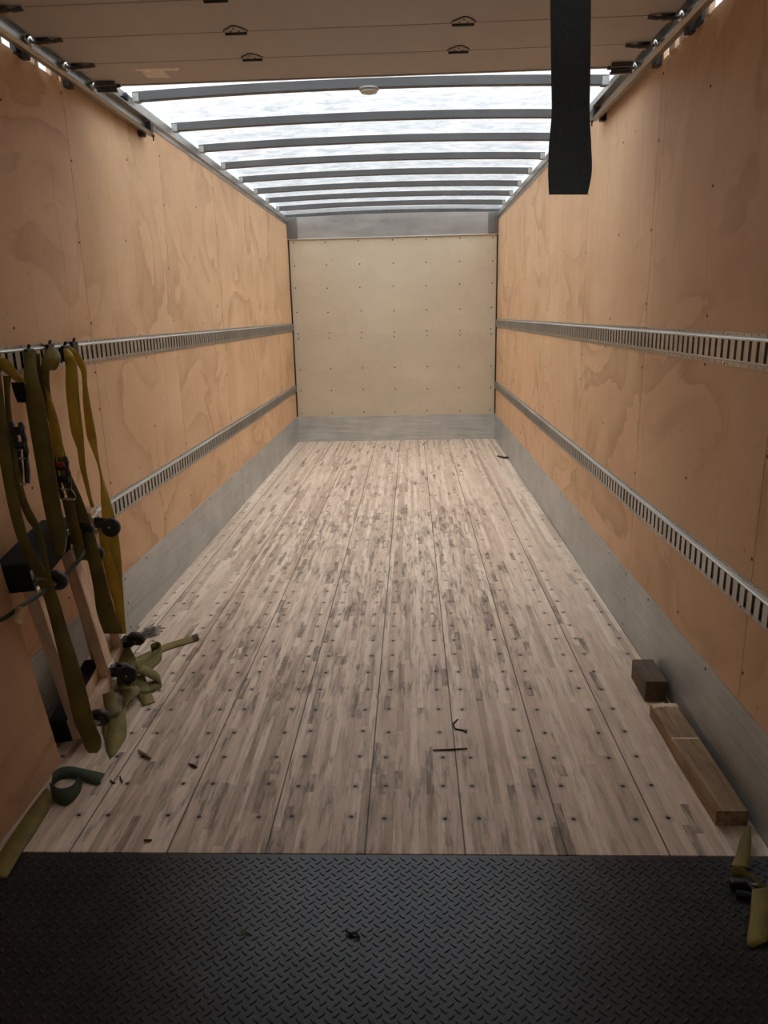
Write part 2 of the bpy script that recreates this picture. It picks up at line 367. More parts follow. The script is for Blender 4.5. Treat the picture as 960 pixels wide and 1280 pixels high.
# ---------------------------------------------------------------- side walls: plywood sheets butted edge to edge
seams = [-1.2, -.28, .94, 2.16, 3.38, 4.60, 5.82, 7.04, 8.26, YB]
for side, sx in (('left', -1), ('right', 1)):
    root = shell('wall_'+side)
    for a, b in zip(seams, seams[1:]):
        top = 2.505 if b < 3.5 else 2.60
        bm = bmesh.new()
        x0, x1 = sorted((sx*HW, sx*(HW+.018)))
        box(bm, (x0, a+.0018, 0), (x1, b-.0018, top)); obj('plywood_sheet', bm, 'ply', root)
    bm = bmesh.new(); x0, x1 = sorted((sx*(HW+.021), sx*(HW+.03))); box(bm, (x0, Y0, -.04), (x1, YB, 2.48)); obj('outer_skin', bm, 'shade', root)
    # screws
    bm = bmesh.new(); tube(bm, [(0, 0, 0), (sx*-.0012, 0, 0)], .0055, 8); s0 = None
    rnd = random.Random(5+sx)
    pos = []
    for sy in seams[3:-1]:
        for z in (.42, .78, 1.12, 1.30, 1.53, 1.85, 2.18, 2.44):
            if rnd.random() < .8: pos.append((sy + (.012 if rnd.random() < .5 else -.012), z + rnd.uniform(-.03, .03)))
    for sy in (2.77, 3.99, 5.21):
        for z in (.42, .95, 1.32, 1.49, 1.9, 2.3): pos.append((sy + rnd.uniform(-.1, .1), z + rnd.uniform(-.04, .04)))
    for yy, z in pos:
        if s0 is None: s0 = obj('screw', bm, 'rust', root, loc=(sx*HW, yy, z))
        else: copy(s0, root, (sx*HW, yy, z))
    # sheet metal kick plate in lengths, with its rivets
    bb = shell('baseboard_'+side)
    js = [Y0, .78, 3.396, 6.015, 8.63, YB]
    for a, b in zip(js, js[1:]):
        bm = bmesh.new(); x0, x1 = sorted((sx*(HW-.0035), sx*(HW-.0002)))
        box(bm, (x0, a, 0), (x1, b-.002, .318)); obj('kick_plate', bm, 'galv', bb)
    r0 = None
    for a, b in zip(js[1:], js[2:]):
        ys = [(a+.02, .29), (a+.02, .16), (a+.02, .03)] + [(a + (b-a)*(k+.5)/4, .297) for k in range(4)]
        for yy, z in ys:
            if yy > 8.5: continue
            if r0 is None:
                bm = bmesh.new(); tube(bm, [(0, 0, 0), (-sx*.0015, 0, 0)], .0058, 8); r0 = obj('rivet', bm, 'dark', bb, loc=(sx*(HW-.0035), yy, z))
            else: copy(r0, bb, (sx*(HW-.0035), yy, z))
    # top rail under the roof edge
    bm = bmesh.new(); pr = [(sx*u, v) for u, v in ((HW+.03, 2.575), (HW-.004, 2.575), (HW-.004, 2.60), (HW-.018, 2.605), (HW-.018, 2.63), (HW-.006, 2.635), (HW-.006, 2.66), (HW+.03, 2.67))]
    sweep(bm, pr, 'y', 3.40, YB); struct(obj('trim_top_rail_'+side, bm, 'alu'))

# ---------------------------------------------------------------- back wall
root = shell('wall_back')
for (z0, z1) in ((.31, 1.30), (1.301, 2.415)):
    bm = bmesh.new(); box(bm, (-HW, YB, z0), (HW, YB+.018, z1)); obj('plywood_sheet', bm, 'plyback', root)
s0 = None; rnd = random.Random(3)
for z in (.36, .64, .90, 1.27, 1.33, 1.58, 1.86, 2.12, 2.38):
    for k in range(7):
        xx = -1.19 + k*2.38/6
        if k in (0, 6): xx *= .985
        zz = z + rnd.uniform(-.006, .006)
        if s0 is None:
            bm = bmesh.new(); tube(bm, [(0, 0, 0), (0, -.0015, 0)], .0085, 8); s0 = obj('screw', bm, 'rust', root, loc=(xx, YB, zz))
        else: copy(s0, root, (xx + rnd.uniform(-.006, .006), YB, zz))
bm = bmesh.new(); box(bm, (-HW, YB-.006, 0), (HW, YB-.0005, .316)); o = struct(obj('baseboard_back', bm, 'galvb'))
for sx, nm in ((-1, 'left'), (1, 'right')):
    bm = bmesh.new(); x0, x1 = sorted((sx*HW, sx*(HW-.03))); box(bm, (x0, YB-.022, 0), (x1, YB-.007, .318), bev=.002); struct(obj('trim_corner_cap_'+nm, bm, 'galvb'))
    bm = bmesh.new(); x0, x1 = sorted((sx*(HW-.0005), sx*(HW-.016))); box(bm, (x0, YB-.016, .318), (x1, YB-.001, 2.415)); struct(obj('trim_corner_'+nm, bm, 'dark'))
# sheet metal header above the plywood, arched along the roof
bm = bmesh.new(); N = 24
def arch(x, z0, rise): return z0 + rise*(1-(x/HW)**2)
lo = []; hi = []; lo2 = []; hi2 = []
for i in range(N+1):
    x = -HW + 2*HW*i/N
    lo.append(bm.verts.new((x, YB-.012, 2.418))); hi.append(bm.verts.new((x, YB-.012, arch(x, 2.655, .02))))
    lo2.append(bm.verts.new((x, YB+.02, 2.418))); hi2.append(bm.verts.new((x, YB+.02, arch(x, 2.655, .02))))
for i in range(N):
    bm.faces.new((lo[i], lo[i+1], hi[i+1], hi[i])); bm.faces.new((hi[i], hi[i+1], hi2[i+1], hi2[i])); bm.faces.new((lo[i], lo[i+1], lo2[i+1], lo2[i])); bm.faces.new((lo2[i], lo2[i+1], hi2[i+1], hi2[i]))
hd = struct(obj('trim_front_header', bm, 'header'))
bm = bmesh.new(); box(bm, (-HW, YB-.02, 2.412), (HW, YB-.008, 2.422)); obj('bright_lip', bm, 'lip', hd)
for sx in (-1, 1):
    bm = bmesh.new(); x0, x1 = sorted((sx*HW, sx*(HW-.12)))
    box(bm, (x0, YB-.03, 2.425), (x1, YB-.014, 2.655), bev=.004); xx = sx*(HW-.06); box(bm, (xx-.01, YB-.04, 2.43), (xx+.01, YB-.03, 2.65), bev=.003); obj('corner_bracket', bm, 'bracket', hd)

# ---------------------------------------------------------------- roof: arched translucent sheet on steel bows
def sheet_z(x): return 2.69 + .028*(1-(x/HW)**2)
bm = bmesh.new(); rows = []
for yy in (1.0, 3.0, 5.0, 7.0, YB+.03):
    r = []
    for i in range(33):
        t = -1 + 2*i/32; x = t*1.29; r.append(bm.verts.new((x, yy, sheet_z(x))))
    r = [bm.verts.new((-1.305, yy, 2.60)), bm.verts.new((-1.30, yy, 2.655))] + r + [bm.verts.new((1.30, yy, 2.655)), bm.verts.new((1.305, yy, 2.60))]
    r = [bm.verts.new((-1.305, yy, 2.47))] + r + [bm.verts.new((1.305, yy, 2.47))]
    rows.append(r)
for A, B in zip(rows, rows[1:]):
    for i in range(len(A)-1): bm.faces.new((A[i], A[i+1], B[i+1], B[i]))
struct(obj('ceiling_translucent_sheet', bm, 'roof', smooth=True))
bm = bmesh.new()
box(bm, (-1.33, YB+.02, -.04), (1.33, YB+.05, 2.75)); struct(obj('wall_front_outside', bm, 'shade'))
# unseen walls and ceiling added behind the camera to keep sky light out
bm = bmesh.new(); box(bm, (-1.4, Y0, 2.7), (1.4, 1.02, 2.78)); struct(obj('ceiling_light_block', bm, 'shade'))
bm = bmesh.new(); box(bm, (-1.4, Y0-.06, -.04), (1.4, Y0, 2.78)); struct(obj('wall_rear_light_block', bm, 'shade'))
for sx, nm in ((-1, 'light_block_left'), (1, 'light_block_right')):
    bm = bmesh.new(); x0, x1 = sorted((sx*1.265, sx*1.33)); box(bm, (x0, Y0, 2.46), (x1, 1.02, 2.75)); struct(obj('wall_'+nm, bm, 'shade'))

ordinal = ['nearest roof bow below the translucent roof, carrying the small round lamp', 'second roof bow counting from the open roller door', 'third roof bow counting from the open roller door',
           'fourth roof bow counting from the open roller door', 'fourth roof bow counting back from the far wall header', 'third roof bow counting back from the far wall header',
           'second roof bow counting back from the far wall header', 'roof bow closest to the far wall header']
for k, yy in enumerate([4.22, 4.87, 5.46, 6.07, 6.67, 7.28, 7.85, 8.45]):
    b = thing('roof_bow', 'grey steel ' + ordinal[k], 'roof bow', (0, yy, 2.64), 'roof bows under the translucent roof')
    bm = bmesh.new(); rings = []
    for i in range(29):
        x = -1.225 + 2.45*i/28; z = arch(x, 2.636, .025) - 2.64
        rings.append([bm.verts.new((x, dy, z+dz)) for dy, dz in ((-.018, .003), (-.015, 0), (.015, 0), (.018, .003), (.018, .045), (-.018, .045))])
    for A, B in zip(rings, rings[1:]):
        for t in range(6): bm.faces.new((A[t], A[(t+1) % 6], B[(t+1) % 6], B[t]))
    bm.faces.new(rings[0][::-1]); bm.faces.new(rings[-1])
    obj('beam', bm, 'bow', b)
    for sx in (-1, 1):
        bm = bmesh.new()
        x0, x1 = sorted((sx*1.17, sx*1.222))
        x0, x1 = sorted((sx*1.19, sx*1.222)); box(bm, (x0, -.024, -.005), (x1, .024, .0), bev=.001); box(bm, (x0, -.023, -.005), (x1, -.0185, .035), bev=.001)
        o = obj('end_bracket', bm, 'alu', b); o['label'] = 'bright end bracket'
t = thing('dome_light', 'small round lamp under the middle of the nearest roof bow', 'lamp', (at(461, 109, y=4.22).x, 4.22, 2.663))
bm = bmesh.new(); tube(bm, [(0, 0, 0), (0, 0, -.006), (0, 0, -.012)], [.052, .052, .048], 24); obj('lamp_base', bm, 'alu', t)
bm = bmesh.new(); tube(bm, [(0, 0, -.012), (0, 0, -.02), (0, 0, -.026)], [.045, .042, .02], 24); obj('lens', bm, 'lens', t, True)

# ---------------------------------------------------------------- roll-up door, open under the roof
DZ = 2.55; PW = .29
door = thing('roller_door', 'open cream roll-up door panels lying overhead with a black pull strap', 'door', (0, 3.62, DZ))
bm0 = None; ph = ch = None
for k in range(10):
    ya = -PW*(k+1)+.002; yb = -PW*k
    if k == 0:
        bm = bmesh.new(); box(bm, (-1.165, ya, 0), (1.165, yb-.002, .02), bev=.0025); pan = obj('door_panel', bm, 'door', door); p0 = pan
    else: pan = copy(p0, door, (0, -PW*k, 0))
    seam = 0.0 if k == 0 else 0.0
    if k >= 1:
        # hinges sit on the seam between this panel and the one further in
        for hx in (-.42, .41):
            if ph is None:
                bm = bmesh.new(); tube(bm, [(-.04, 0, -.004), (.04, 0, -.004)], .0075, 10); box(bm, (-.036, -.004, -.006), (.036, .016, -.001), bev=.001)
                ph = obj('hinge_knuckle', bm, 'dark', pan, loc=(hx, 0, 0))
                bm = bmesh.new(); out = [(-.04, -.008), (-.034, -.026), (-.016, -.042), (-.004, -.058), (.008, -.058), (.022, -.042), (.036, -.022), (.04, -.008)]
                vs = [bm.verts.new((x, y, -.0045)) for x, y in out]; ws = [bm.verts.new((x*1.06, y*1.05, 0)) for x, y in out]; n_ = len(vs)
                for i in range(n_): bm.faces.new((vs[i], vs[(i+1) % n_], ws[(i+1) % n_], ws[i]))
                bm.faces.new(vs); ch = obj('hinge_leaf', bm, 'door', pan, loc=(hx, 0, 0))
                bm = bmesh.new(); 
                for (xa, y1), (xb, y2) in zip(out, out[1:]):
                    tube(bm, [(xa*1.08, y1*1.06, -.001), (xb*1.08, y2*1.06, -.001)], .0028, 6)
                for q in ((-.015, -.02), (.015, -.02), (0, -.045)): tube(bm, [(q[0], q[1], -.004), (q[0], q[1], -.0065)], .004, 8)
                eh = obj('hinge_shadow_and_screws', bm, 'hinge_dark', pan, loc=(hx, 0, 0))  # dark rim drawn for the leaf's shadow outline, with the screw heads
            else:
                for q in (ph, ch, eh): copy(q, pan, (hx, 0, 0))
    # end hinges with rollers running in the tracks
    for sx in (-1, 1):
        bm = bmesh.new(); X = sx*1.165
        box(bm, (min(X, X-sx*.05), -.02, -.003), (max(X, X-sx*.05), .018, 0), bev=.001)
        tube(bm, [(X-sx*.095, -.005, -.005), (X-sx*.06, -.008, -.012), (X-sx*.02, -.012, -.014), (X, -.012, -.010)], .006, 8)
        tube(bm, [(X-sx*.092, .012, -.004), (X-sx*.04, .016, -.008), (X, .016, -.01)], .004, 8)
        tube(bm, [(X-sx*.03, 0, -.012), (X+sx*.035, 0, -.006)], .006, 8)
        if k == 0: box(bm, (min(X, X-sx*.09), -.06, -.018), (max(X, X-sx*.09), -.048, 0), bev=.002); box(bm, (min(X+sx*.01, X-sx*.08), -.012, -.03), (max(X+sx*.01, X-sx*.08), -.006, .012), bev=.002)
        dy = 0 if k else -.012
        hg = obj('end_hinge', bm, 'hinge_dark', pan, loc=(0, dy, 0)); hg['label'] = 'dark steel end hinge'
        bm = bmesh.new(); tube(bm, [(X+sx*.018, dy, -.005), (X+sx*.022, dy, -.005), (X+sx*.036, dy, -.005), (X+sx*.04, dy, -.005)], [.016, .02, .02, .016], 16)
        rl = obj('roller', bm, 'steel', pan, True); rl['label'] = 'bright roller'
        bm = bmesh.new(); tube(bm, [(X-sx*.06, dy-.006, -.017), (X-sx*.015, dy-.004, -.019)], .0055, 8); 
        if k == 0: box(bm, (min(X-sx*.085, X-sx*.005), -.022, -.034), (max(X-sx*.085, X-sx*.005), -.016, -.022), bev=.001)
        obj('hinge_pin', bm, 'steel', pan)
bm = bmesh.new(); box(bm, (-1.165, -.012, -.004), (1.165, 0, .022), bev=.002); obj('edge_strip', bm, 'door', door)
# pale tape left on the innermost panel
bm = bmesh.new()
o0 = door.location
for poly in (((167, 86), (224, 85), (223, 88.5), (208, 88.5), (172, 89)), ((176, 88.5), (204, 88.5), (213, 97), (185, 97.5))):
    q = [at(px, py, z=DZ-.0008)-o0 for px, py in poly]; vs = [bm.verts.new(p) for p in q]; ws = [bm.verts.new(p+Vector((0, 0, .001))) for p in q]
    bm.faces.new(vs)
    for i in range(len(vs)): bm.faces.new((vs[i], vs[(i+1) % len(vs)], ws[(i+1) % len(vs)], ws[i]))
t_ = obj('tape_mark', bm, 'tape', door); t_['label'] = 'pale tape residue'
# pull strap: hangs from the outer panel towards the viewer
ys = .88; rows = []
for l, r, py in ((686.5, 739, -330), (687.5, 738.5, -150), (688, 738.3, 0), (689.5, 737.3, 90), (690, 736.5, 140), (686.5, 738.5, 180), (685.2, 739.5, 215), (686.2, 734.5, 243)):
    a = at(l, py, y=ys); b = at(r, py, y=ys+.006*math.sin(py/60)); rows.append((a-o0, b-o0))
# loop end folded back on itself
pb = ribbon(rows, .0035, 6)
ps = obj('pull_strap', pb, 'pull', door); ps['label'] = 'black hanging pull strap'
bm = bmesh.new(); top = rows[0][0]; box(bm, (top.x-.005, ys-.02-o0.y, -.45+.44), (top.x+.06, ys+.02-o0.y, 0), bev=.002); 
tube(bm, [(top.x+.025, ys-o0.y, -.005), (top.x+.025, ys-o0.y, top.z-.0)], .004, 8); obj('strap_mount', bm, 'dark', door)

# ---------------------------------------------------------------- door tracks
for side, sx in (('left', -1), ('right', 1)):
    t = thing('door_track', 'steel roller track for the overhead door along the top of the %s wall' % side, 'track', (0, 0, 0), 'overhead door tracks')
    X = lambda u: sx*(HW-u)
    pr = [(X(.026), 2.578), (X(.062), 2.578), (X(.062), 2.571), (X(.031), 2.573), (X(.031), 2.512), (X(.052), 2.508), (X(.060), 2.517), (X(.063), 2.515), (X(.055), 2.501), (X(.026), 2.506)]
    bm = bmesh.new(); sweep(bm, pr, 'y', .95, 4.36); obj('channel', bm, 'track', t)
    bm = bmesh.new(); 
    sweep(bm, [(X(.0), 2.60), (X(.024), 2.60), (X(.024), 2.585), (X(.0), 2.585)], 'y', 3.41, 4.40); obj('mounting_angle', bm, 'alu', t)
    for yy in (1.6, 2.35, 3.05, 3.42, 4.30):
        bm = bmesh.new(); x0, x1 = sorted((X(-.0), X(.03))); box(bm, (x0, yy-.02, 2.49), (x1, yy+.02, 2.60), bev=.003); obj('bracket', bm, 'dark', t)
    rnd = random.Random(11+sx)
    for k in range(9):
        yy = 2.2 + k*.135 + rnd.uniform(-.03, .03); l_ = rnd.uniform(.012, .035); x0, x1 = sorted((X(-.012), X(.012)))
        bm = bmesh.new(); box(bm, (x0, yy-l_, 2.495), (x1, yy+l_, 2.495+rnd.uniform(.03, .07)), bev=.004); obj('gap_light_breaker', bm, 'pale' if k % 3 else 'dark', t)  # made-up bits placed to break up the light strip along the track
    bm = bmesh.new(); tube(bm, [(X(.06), 4.345, 2.506), (X(.06), 4.345, 2.478)], .004, 8); tube(bm, [(X(.06), 4.345, 2.505), (X(.06), 4.345, 2.497)], .009, 6); obj('stop_bolt', bm, 'dark', t)
    bm = bmesh.new(); x0, x1 = sorted((X(.03), X(.062))); box(bm, (x0, 4.315, 2.515), (x1, 4.355, 2.567), bev=.004); obj('end_stop', bm, 'black', t)
# small black bumpers clipped to the left roof rail
for nm, px, py, yy in (('knob', 155, 121, 4.12), ('clip', 133, 107, 3.84)):
    p = at(px, py, x=-1.205)
    bm = bmesh.new()
    if nm == 'knob':
        tube(bm, [p+Vector((-.03, 0, 0)), p+Vector((-.008, 0, 0)), p+Vector((0, 0, 0)), p+Vector((.014, 0, 0)), p+Vector((.018, 0, 0))], [.006, .006, .02, .02, .014], 14)
        tag(obj('rubber_bumper', bm, 'black', smooth=False), 'round black bumper on the left roof rail beside the nearest bow', 'bumper')
    else:
        tube(bm, [p+Vector((-.02, 0, -.03)), p+Vector((0, 0, -.01)), p+Vector((.004, 0, .03))], .007, 8); box(bm, p+Vector((-.03, -.015, -.035)), p+Vector((.0, .015, -.025)), bev=.002)
        tag(obj('cable_clip', bm, 'black'), 'small black upright clip on the left roof rail near the door end', 'clip')

# ---------------------------------------------------------------- slotted cargo rails
def rail(side, sx, z0, y0, y1, label):
    t = thing('cargo_rail', label, 'rail', (sx*HW, 0, z0), 'slotted cargo rails on the side walls')
    u = lambda d: -sx*d
    def strip(prof, name, mat='alu'):
        bm = bmesh.new(); sweep(bm, [(u(a), b) for a, b in prof], 'y', y0, y1); return obj(name, bm, mat, t)
    # rolled channel: flange, rounded rib, slotted face, rib, flange
    bm = bmesh.new()
    sweep(bm, [(u(a), b) for a, b in ((0, 0), (.003, 0), (.003, .012), (.012, .017), (.014, .0225), (.012, .0225), (.0105, .0185), (.001, .0145), (0, .0145))], 'y', y0, y1)
    sweep(bm, [(u(a), b) for a, b in ((0, .106), (.003, .106), (.003, .0955), (.013, .0925), (.0165, .0885), (.014, .083), (.012, .083), (.0135, .0875), (.001, .0915), (0, .0915))], 'y', y0, y1)
    P = .0515; y = y0+.01; nb = int((y1-y0)/P)
    for k in range(nb+1):
        a = y0 + k*P; b = min(a+.0315, y1)
        box(bm, (min(u(.0118), u(.014)), a, .0223), (max(u(.0118), u(.014)), b, .0832))
    obj('slotted_channel', bm, 'alu', t)
    strip([(.0002, .016), (.0008, .016), (.0008, .090), (.0002, .090)], 'slot_shade_strip', 'dark')  # dark strip stands in for the shade on plywood inside the slots
    # punched flange holes
    nh = 0; h0 = None
    bm = bmesh.new(); 
    for k in range(int((y1-y0)/P)):
        for z in (.0065, .1008):
            a = y0 + k*P + .015; tube(bm, [(u(.003), a, z), (u(.0034), a, z)], .0028, 6)
    o = obj('flange_holes', bm, 'dark', t); o['kind'] = 'stuff'
    s0 = None
    for k in range(int((y1-y0)/.41)):
        for z in (.0065, .1008):
            yy = y0 + .2 + k*.41
            if s0 is None: bm = bmesh.new(); tube(bm, [(u(.003), 0, 0), (u(.005), 0, 0), (u(.0065), 0, 0)], [.0055, .005, .002], 8); s0 = obj('rivet', bm, 'steel', t, loc=(0, yy, z))
            else: copy(s0, t, (0, yy, z))
rail('left', -1, 1.352, 1.9, YB-.02, 'slotted metal cargo rail on the left wall that the straps hang from')
rail('left', -1, .614, 2.0, YB-.02, 'long slotted metal cargo rail low on the left wall above the kick plate')
rail('right', 1, 1.352, 1.9, YB-.02, 'long slotted metal cargo rail along the right wall, upper of the two')
rail('right', 1, .614, 1.6, YB-.02, 'long slotted metal cargo rail low on the right wall, sloping down to the frame edge')

# ---------------------------------------------------------------- left: leaning plywood offcut
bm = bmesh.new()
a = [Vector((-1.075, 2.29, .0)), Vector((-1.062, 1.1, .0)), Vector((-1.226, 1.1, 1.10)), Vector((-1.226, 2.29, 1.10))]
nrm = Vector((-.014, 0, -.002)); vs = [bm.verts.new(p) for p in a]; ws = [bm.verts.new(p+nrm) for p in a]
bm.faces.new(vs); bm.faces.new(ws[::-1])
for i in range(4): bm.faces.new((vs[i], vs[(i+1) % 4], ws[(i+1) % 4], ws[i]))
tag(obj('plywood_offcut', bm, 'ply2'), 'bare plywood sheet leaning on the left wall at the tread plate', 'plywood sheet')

# ---------------------------------------------------------------- furniture dollies stood on end
DH = .74
def caster_parts(parent, loc, rotx):
    c = bpy.data.objects.new('caster', None); C.objects.link(c); c.parent = parent; c.location = loc; c.rotation_euler = (rotx, 0, 0)
    return c
wheel_me = {}
def dolly(name, label, loc, tilt, lean, turn, carpet, rolls, DW=.40):
    d = thing(name, label, 'dolly', loc, 'dollies standing by the left wall'); d.rotation_euler = (tilt, lean, turn)
    for y0 in (0, DW-.045):
        bm = bmesh.new(); y1 = y0 if y0 == 0 else y0-.02; box(bm, (.03, y1, 0), (.075, y1+.065, DH-.1 if carpet else DH), bev=.003)
        obj('side_board', bm, 'pale', d)
    for z0 in (0.0, DH-.09):
        bm = bmesh.new(); box(bm, (-.03, .0, z0), (.0298, DW, z0+.09), bev=.003); o = obj('end_board', bm, 'pale', d)
        if carpet:
            bm = bmesh.new(); box(bm, (-.045, -.008, z0-.0 if z0 == 0 else z0-.008), (.024 if z0 == 0 else .0775, DW+.008, z0+.1), bev=.008); obj('carpet_pad', bm, 'carpet', d)
    bm = bmesh.new(); box(bm, (.033, .0655, .0), (.072, DW-.0655, .05), bev=.003); obj('cross_board', bm, 'pale', d)
    k = 0
    for z in (.05, DH-.065):
        for y in (.03, DW-.03):
            bm = bmesh.new(); box(bm, (.0752, y-.032, z-.04), (.079, y+.032, z+.04), bev=.001)
            cp = obj('caster_plate', bm, 'steel', d)
            rot = Matrix.Translation((.079, y, z)) @ Matrix.Rotation(rolls[k], 4, 'X'); k += 1
            bm = bmesh.new(); box(bm, (0, -.02, -.022), (.012, .02, .022), rot, .003)
            for s in (-1, 1):
                vs = []
                pts = [(.008, -.022), (.008, .02), (.05, .036), (.066, .026), (.062, .012), (.03, -.018)]
                A = [bm.verts.new(rot @ Vector((p, s*.017, q))) for p, q in pts]; B = [bm.verts.new(rot @ Vector((p, s*.0195, q))) for p, q in pts]
                bm.faces.new(A); bm.faces.new(B[::-1])
                for i in range(6): bm.faces.new((A[i], A[(i+1) % 6], B[(i+1) % 6], B[i]))
            obj('caster_fork', bm, 'alu' if k % 2 else 'dark', cp)
            bm = bmesh.new(); c = Vector((.058, 0, .022))
            tube(bm, [rot @ (c+Vector((0, q, 0))) for q in (-.015, -.013, -.006, .006, .013, .015)], [.032, .037, .040, .040, .037, .032], 24)
            obj('wheel', bm, 'black', cp, True)
            bm = bmesh.new(); tube(bm, [rot @ (c+Vector((0, q, 0))) for q in (-.024, .024)], .005, 8); obj('axle', bm, 'steel', cp)
    return d
dolly('furniture_dolly', 'wooden furniture dolly with black carpeted ends, upright on the left, nearer of two', (-1.115, 2.42, 0.004), .13, -.10, .06, True, (.3, PI-.2, PI+.3, .2))
dolly('furniture_dolly', 'wooden furniture dolly with bare ends, upright by the left wall behind the nearer dolly', (-1.203, 2.845, .002), .22, 0, .03, False, (.2, .3, PI, 2.6), .28)

# ---------------------------------------------------------------- straps hanging on the upper left rail
SG = 'cargo straps on the left wall'
def fitting(parent, px, py, X=-1.222, w=.026):
    p = at(px, py, x=X); bm = bmesh.new()
    box(bm, p+Vector((-.008, -w, -.035)), p+Vector((.008, w, .03)), bev=.003); tube(bm, [p+Vector((.008, -w, -.03)), p+Vector((.008, w, -.03))], .005, 8)
    tube(bm, [p+Vector((.0, 0, .03)), p+Vector((.006, 0, .045))], .006, 8)
    obj('end_fitting', bm, 'dark', parent)
def ratchet(parent, rows, tab=True):
    """rows of (l, r, py, X) bounding the buckle"""
    pr = hang(rows); bm = bmesh.new(); bs = bmesh.new(); br = bmesh.new()
    for s in (0, 1):
        pts = [p[s]+Vector((.006, -.004, 0)) for p in pr]
        for a, b in zip(pts, pts[1:]):
            m = (a+b)/2; d = (b-a); tube(bm, [a, m+Vector((.004, -.004, 0)), b], [.008, .0095, .008], 6)
    n = len(pr)
    tube(bm, [pr[1][0]+Vector((.005, -.01, 0)), pr[1][1]+Vector((.005, -.01, 0))], .009, 10)
    tube(bm, [pr[2][0]+Vector((.01, -.014, 0)), pr[2][1]+Vector((.01, -.014, 0))], .013, 12)
    for q in pr[-2:]: tube(bs, [q[0]+Vector((.01, -.012, 0)), q[1]+Vector((.01, -.012, 0))], .0045, 8)
    c = (pr[1][0]+pr[1][1])/2+Vector((.012, -.018, .012)); box(br, c-Vector((.014, .004, .008)), c+Vector((.014, .004, .008)), bev=.002)
    r = obj('ratchet', bm, 'black', parent); obj('ratchet_bar', bs, 'steel', r); obj('release_tab', br, 'red' if tab else 'dark', r)

s = thing('cargo_strap', 'dark olive strap with a black ratchet, leftmost of the hanging straps', 'strap', at(8, 458, x=-1.21), SG); o0 = s.location.copy()
def rib(name, parent, pairs, mat, th=.0028):
    o = parent.matrix_world.translation if False else parent.location
    return obj(name, ribbon([(Vector(a)-o, Vector(b)-o) for a, b in pairs], th), mat, parent, True)
def local(parent, fn, *a):
    """build parts given in world space under a thing that has its own place"""
    before = set(o for o in parent.children); fn(parent, *a)
    for o in parent.children:
        if o not in before: o.data.transform(Matrix.Translation(-parent.location))
    for o in parent.children_recursive:
        if o not in before and o.parent is not parent and o.parent not in before: o.data.transform(Matrix.Translation(-parent.location))
rib('webbing', s, hang([(-14, -2, 452, -1.19), (-12, 2, 475, -1.17), (-9, 5, 500, -1.16), (-6, 10, 540, -1.15), (2, 18, 590, -1.14), (12, 27, 640, -1.12), (24, 38, 680, -1.09), (40, 56, 712, -1.095), (54, 72, 745, -1.085), (65, 84, 785, -1.05), (80, 104, 848, -.985), (92, 117, 900, -.96), (102, 126, 922, -.955), (106, 126, 934, -.955), (111, 121, 941, -.955)]), 'olive')
rib('webbing_tail', s, hang([(4, 14, 470, -1.18), (6, 13, 500, -1.17), (9, 20, 560, -1.13), (13, 27, 600, -1.12), (24, 35, 628, -1.10), (34, 46, 650, -1.08), (46, 54, 668, -1.06), (54, 60, 700, -1.04), (60, 66, 728, -1.03)]), 'olive')
rib('upper_fold', s, hang([(-8, -1, 446, -1.20), (-6, 9, 449, -1.19), (0, 17, 458, -1.18), (8, 22, 467, -1.18), (18, 30, 475, -1.18), (27, 34, 483, -1.185)]), 'strap')
local(s, ratchet, [(12, 24, 528, -1.12), (16, 27, 540, -1.115), (19, 30, 556, -1.11), (22, 31, 572, -1.11), (24, 33, 604, -1.1)], False)
local(s, fitting, -6, 448)

s = thing('cargo_strap', 'wide olive strap hanging in a long loop between two hanging ratchets', 'strap', at(37, 440, x=-1.21), SG)
rib('webbing', s, hang([(31, 44, 440, -1.205), (30, 46, 462, -1.18), (30, 50, 482, -1.165), (32, 55, 502, -1.15), (38, 62, 540, -1.135), (45, 68, 580, -1.12), (52, 74, 620, -1.10), (59, 80, 655, -1.08), (64, 82, 678, -1.07), (69, 79, 693, -1.06)]), 'olive')
rib('return_web', s, hang([(40, 50, 442, -1.215), (44, 52, 480, -1.21), (48, 58, 520, -1.20), (55, 62, 560, -1.19), (62, 68, 600, -1.17), (70, 78, 640, -1.14), (74, 84, 672, -1.11), (70, 80, 694, -1.07)]), 'olive')
rib('label_flap', s, hang([(14, 30, 478, -1.165), (17, 32, 490, -1.16), (22, 33, 503, -1.158)]), 'carpet')
local(s, fitting, 37, 446)

s = thing('cargo_strap', 'olive strap with a ratchet at knee height and a gold fold at the rail', 'strap', at(64, 440, x=-1.21), SG)
rib('webbing', s, hang([(50, 62, 462, -1.19), (52, 62, 480, -1.185), (56, 66, 505, -1.175), (64, 76, 545, -1.16), (74, 88, 590, -1.14), (84, 101, 620, -1.115), (95, 113, 652, -1.09), (107, 124, 690, -1.07), (116, 134, 730, -1.055), (121, 144, 765, -1.05), (130, 155, 792, -1.05)]), 'olive')
rib('gold_fold', s, hang([(61, 68, 434, -1.20), (57, 74, 440, -1.18), (53, 76, 448, -1.17), (51, 73, 458, -1.17), (50, 69, 463, -1.172)]), 'khaki')['label'] = 'pale gold fold of webbing'
rib('short_web', s, hang([(54, 60, 466, -1.18), (57, 62, 490, -1.17), (60, 70, 515, -1.15), (62, 77, 545, -1.14), (65, 80, 572, -1.13)]), 'strap')
rib('lower_web', s, hang([(77, 92, 622, -1.11), (82, 96, 645, -1.10), (88, 103, 672, -1.09), (96, 108, 700, -1.12)]), 'olive')
local(s, ratchet, [(66, 80, 571, -1.12), (68, 82, 584, -1.115), (71, 85, 598, -1.11), (74, 85, 611, -1.105), (77, 92, 623, -1.10)])
local(s, fitting, 63, 440)

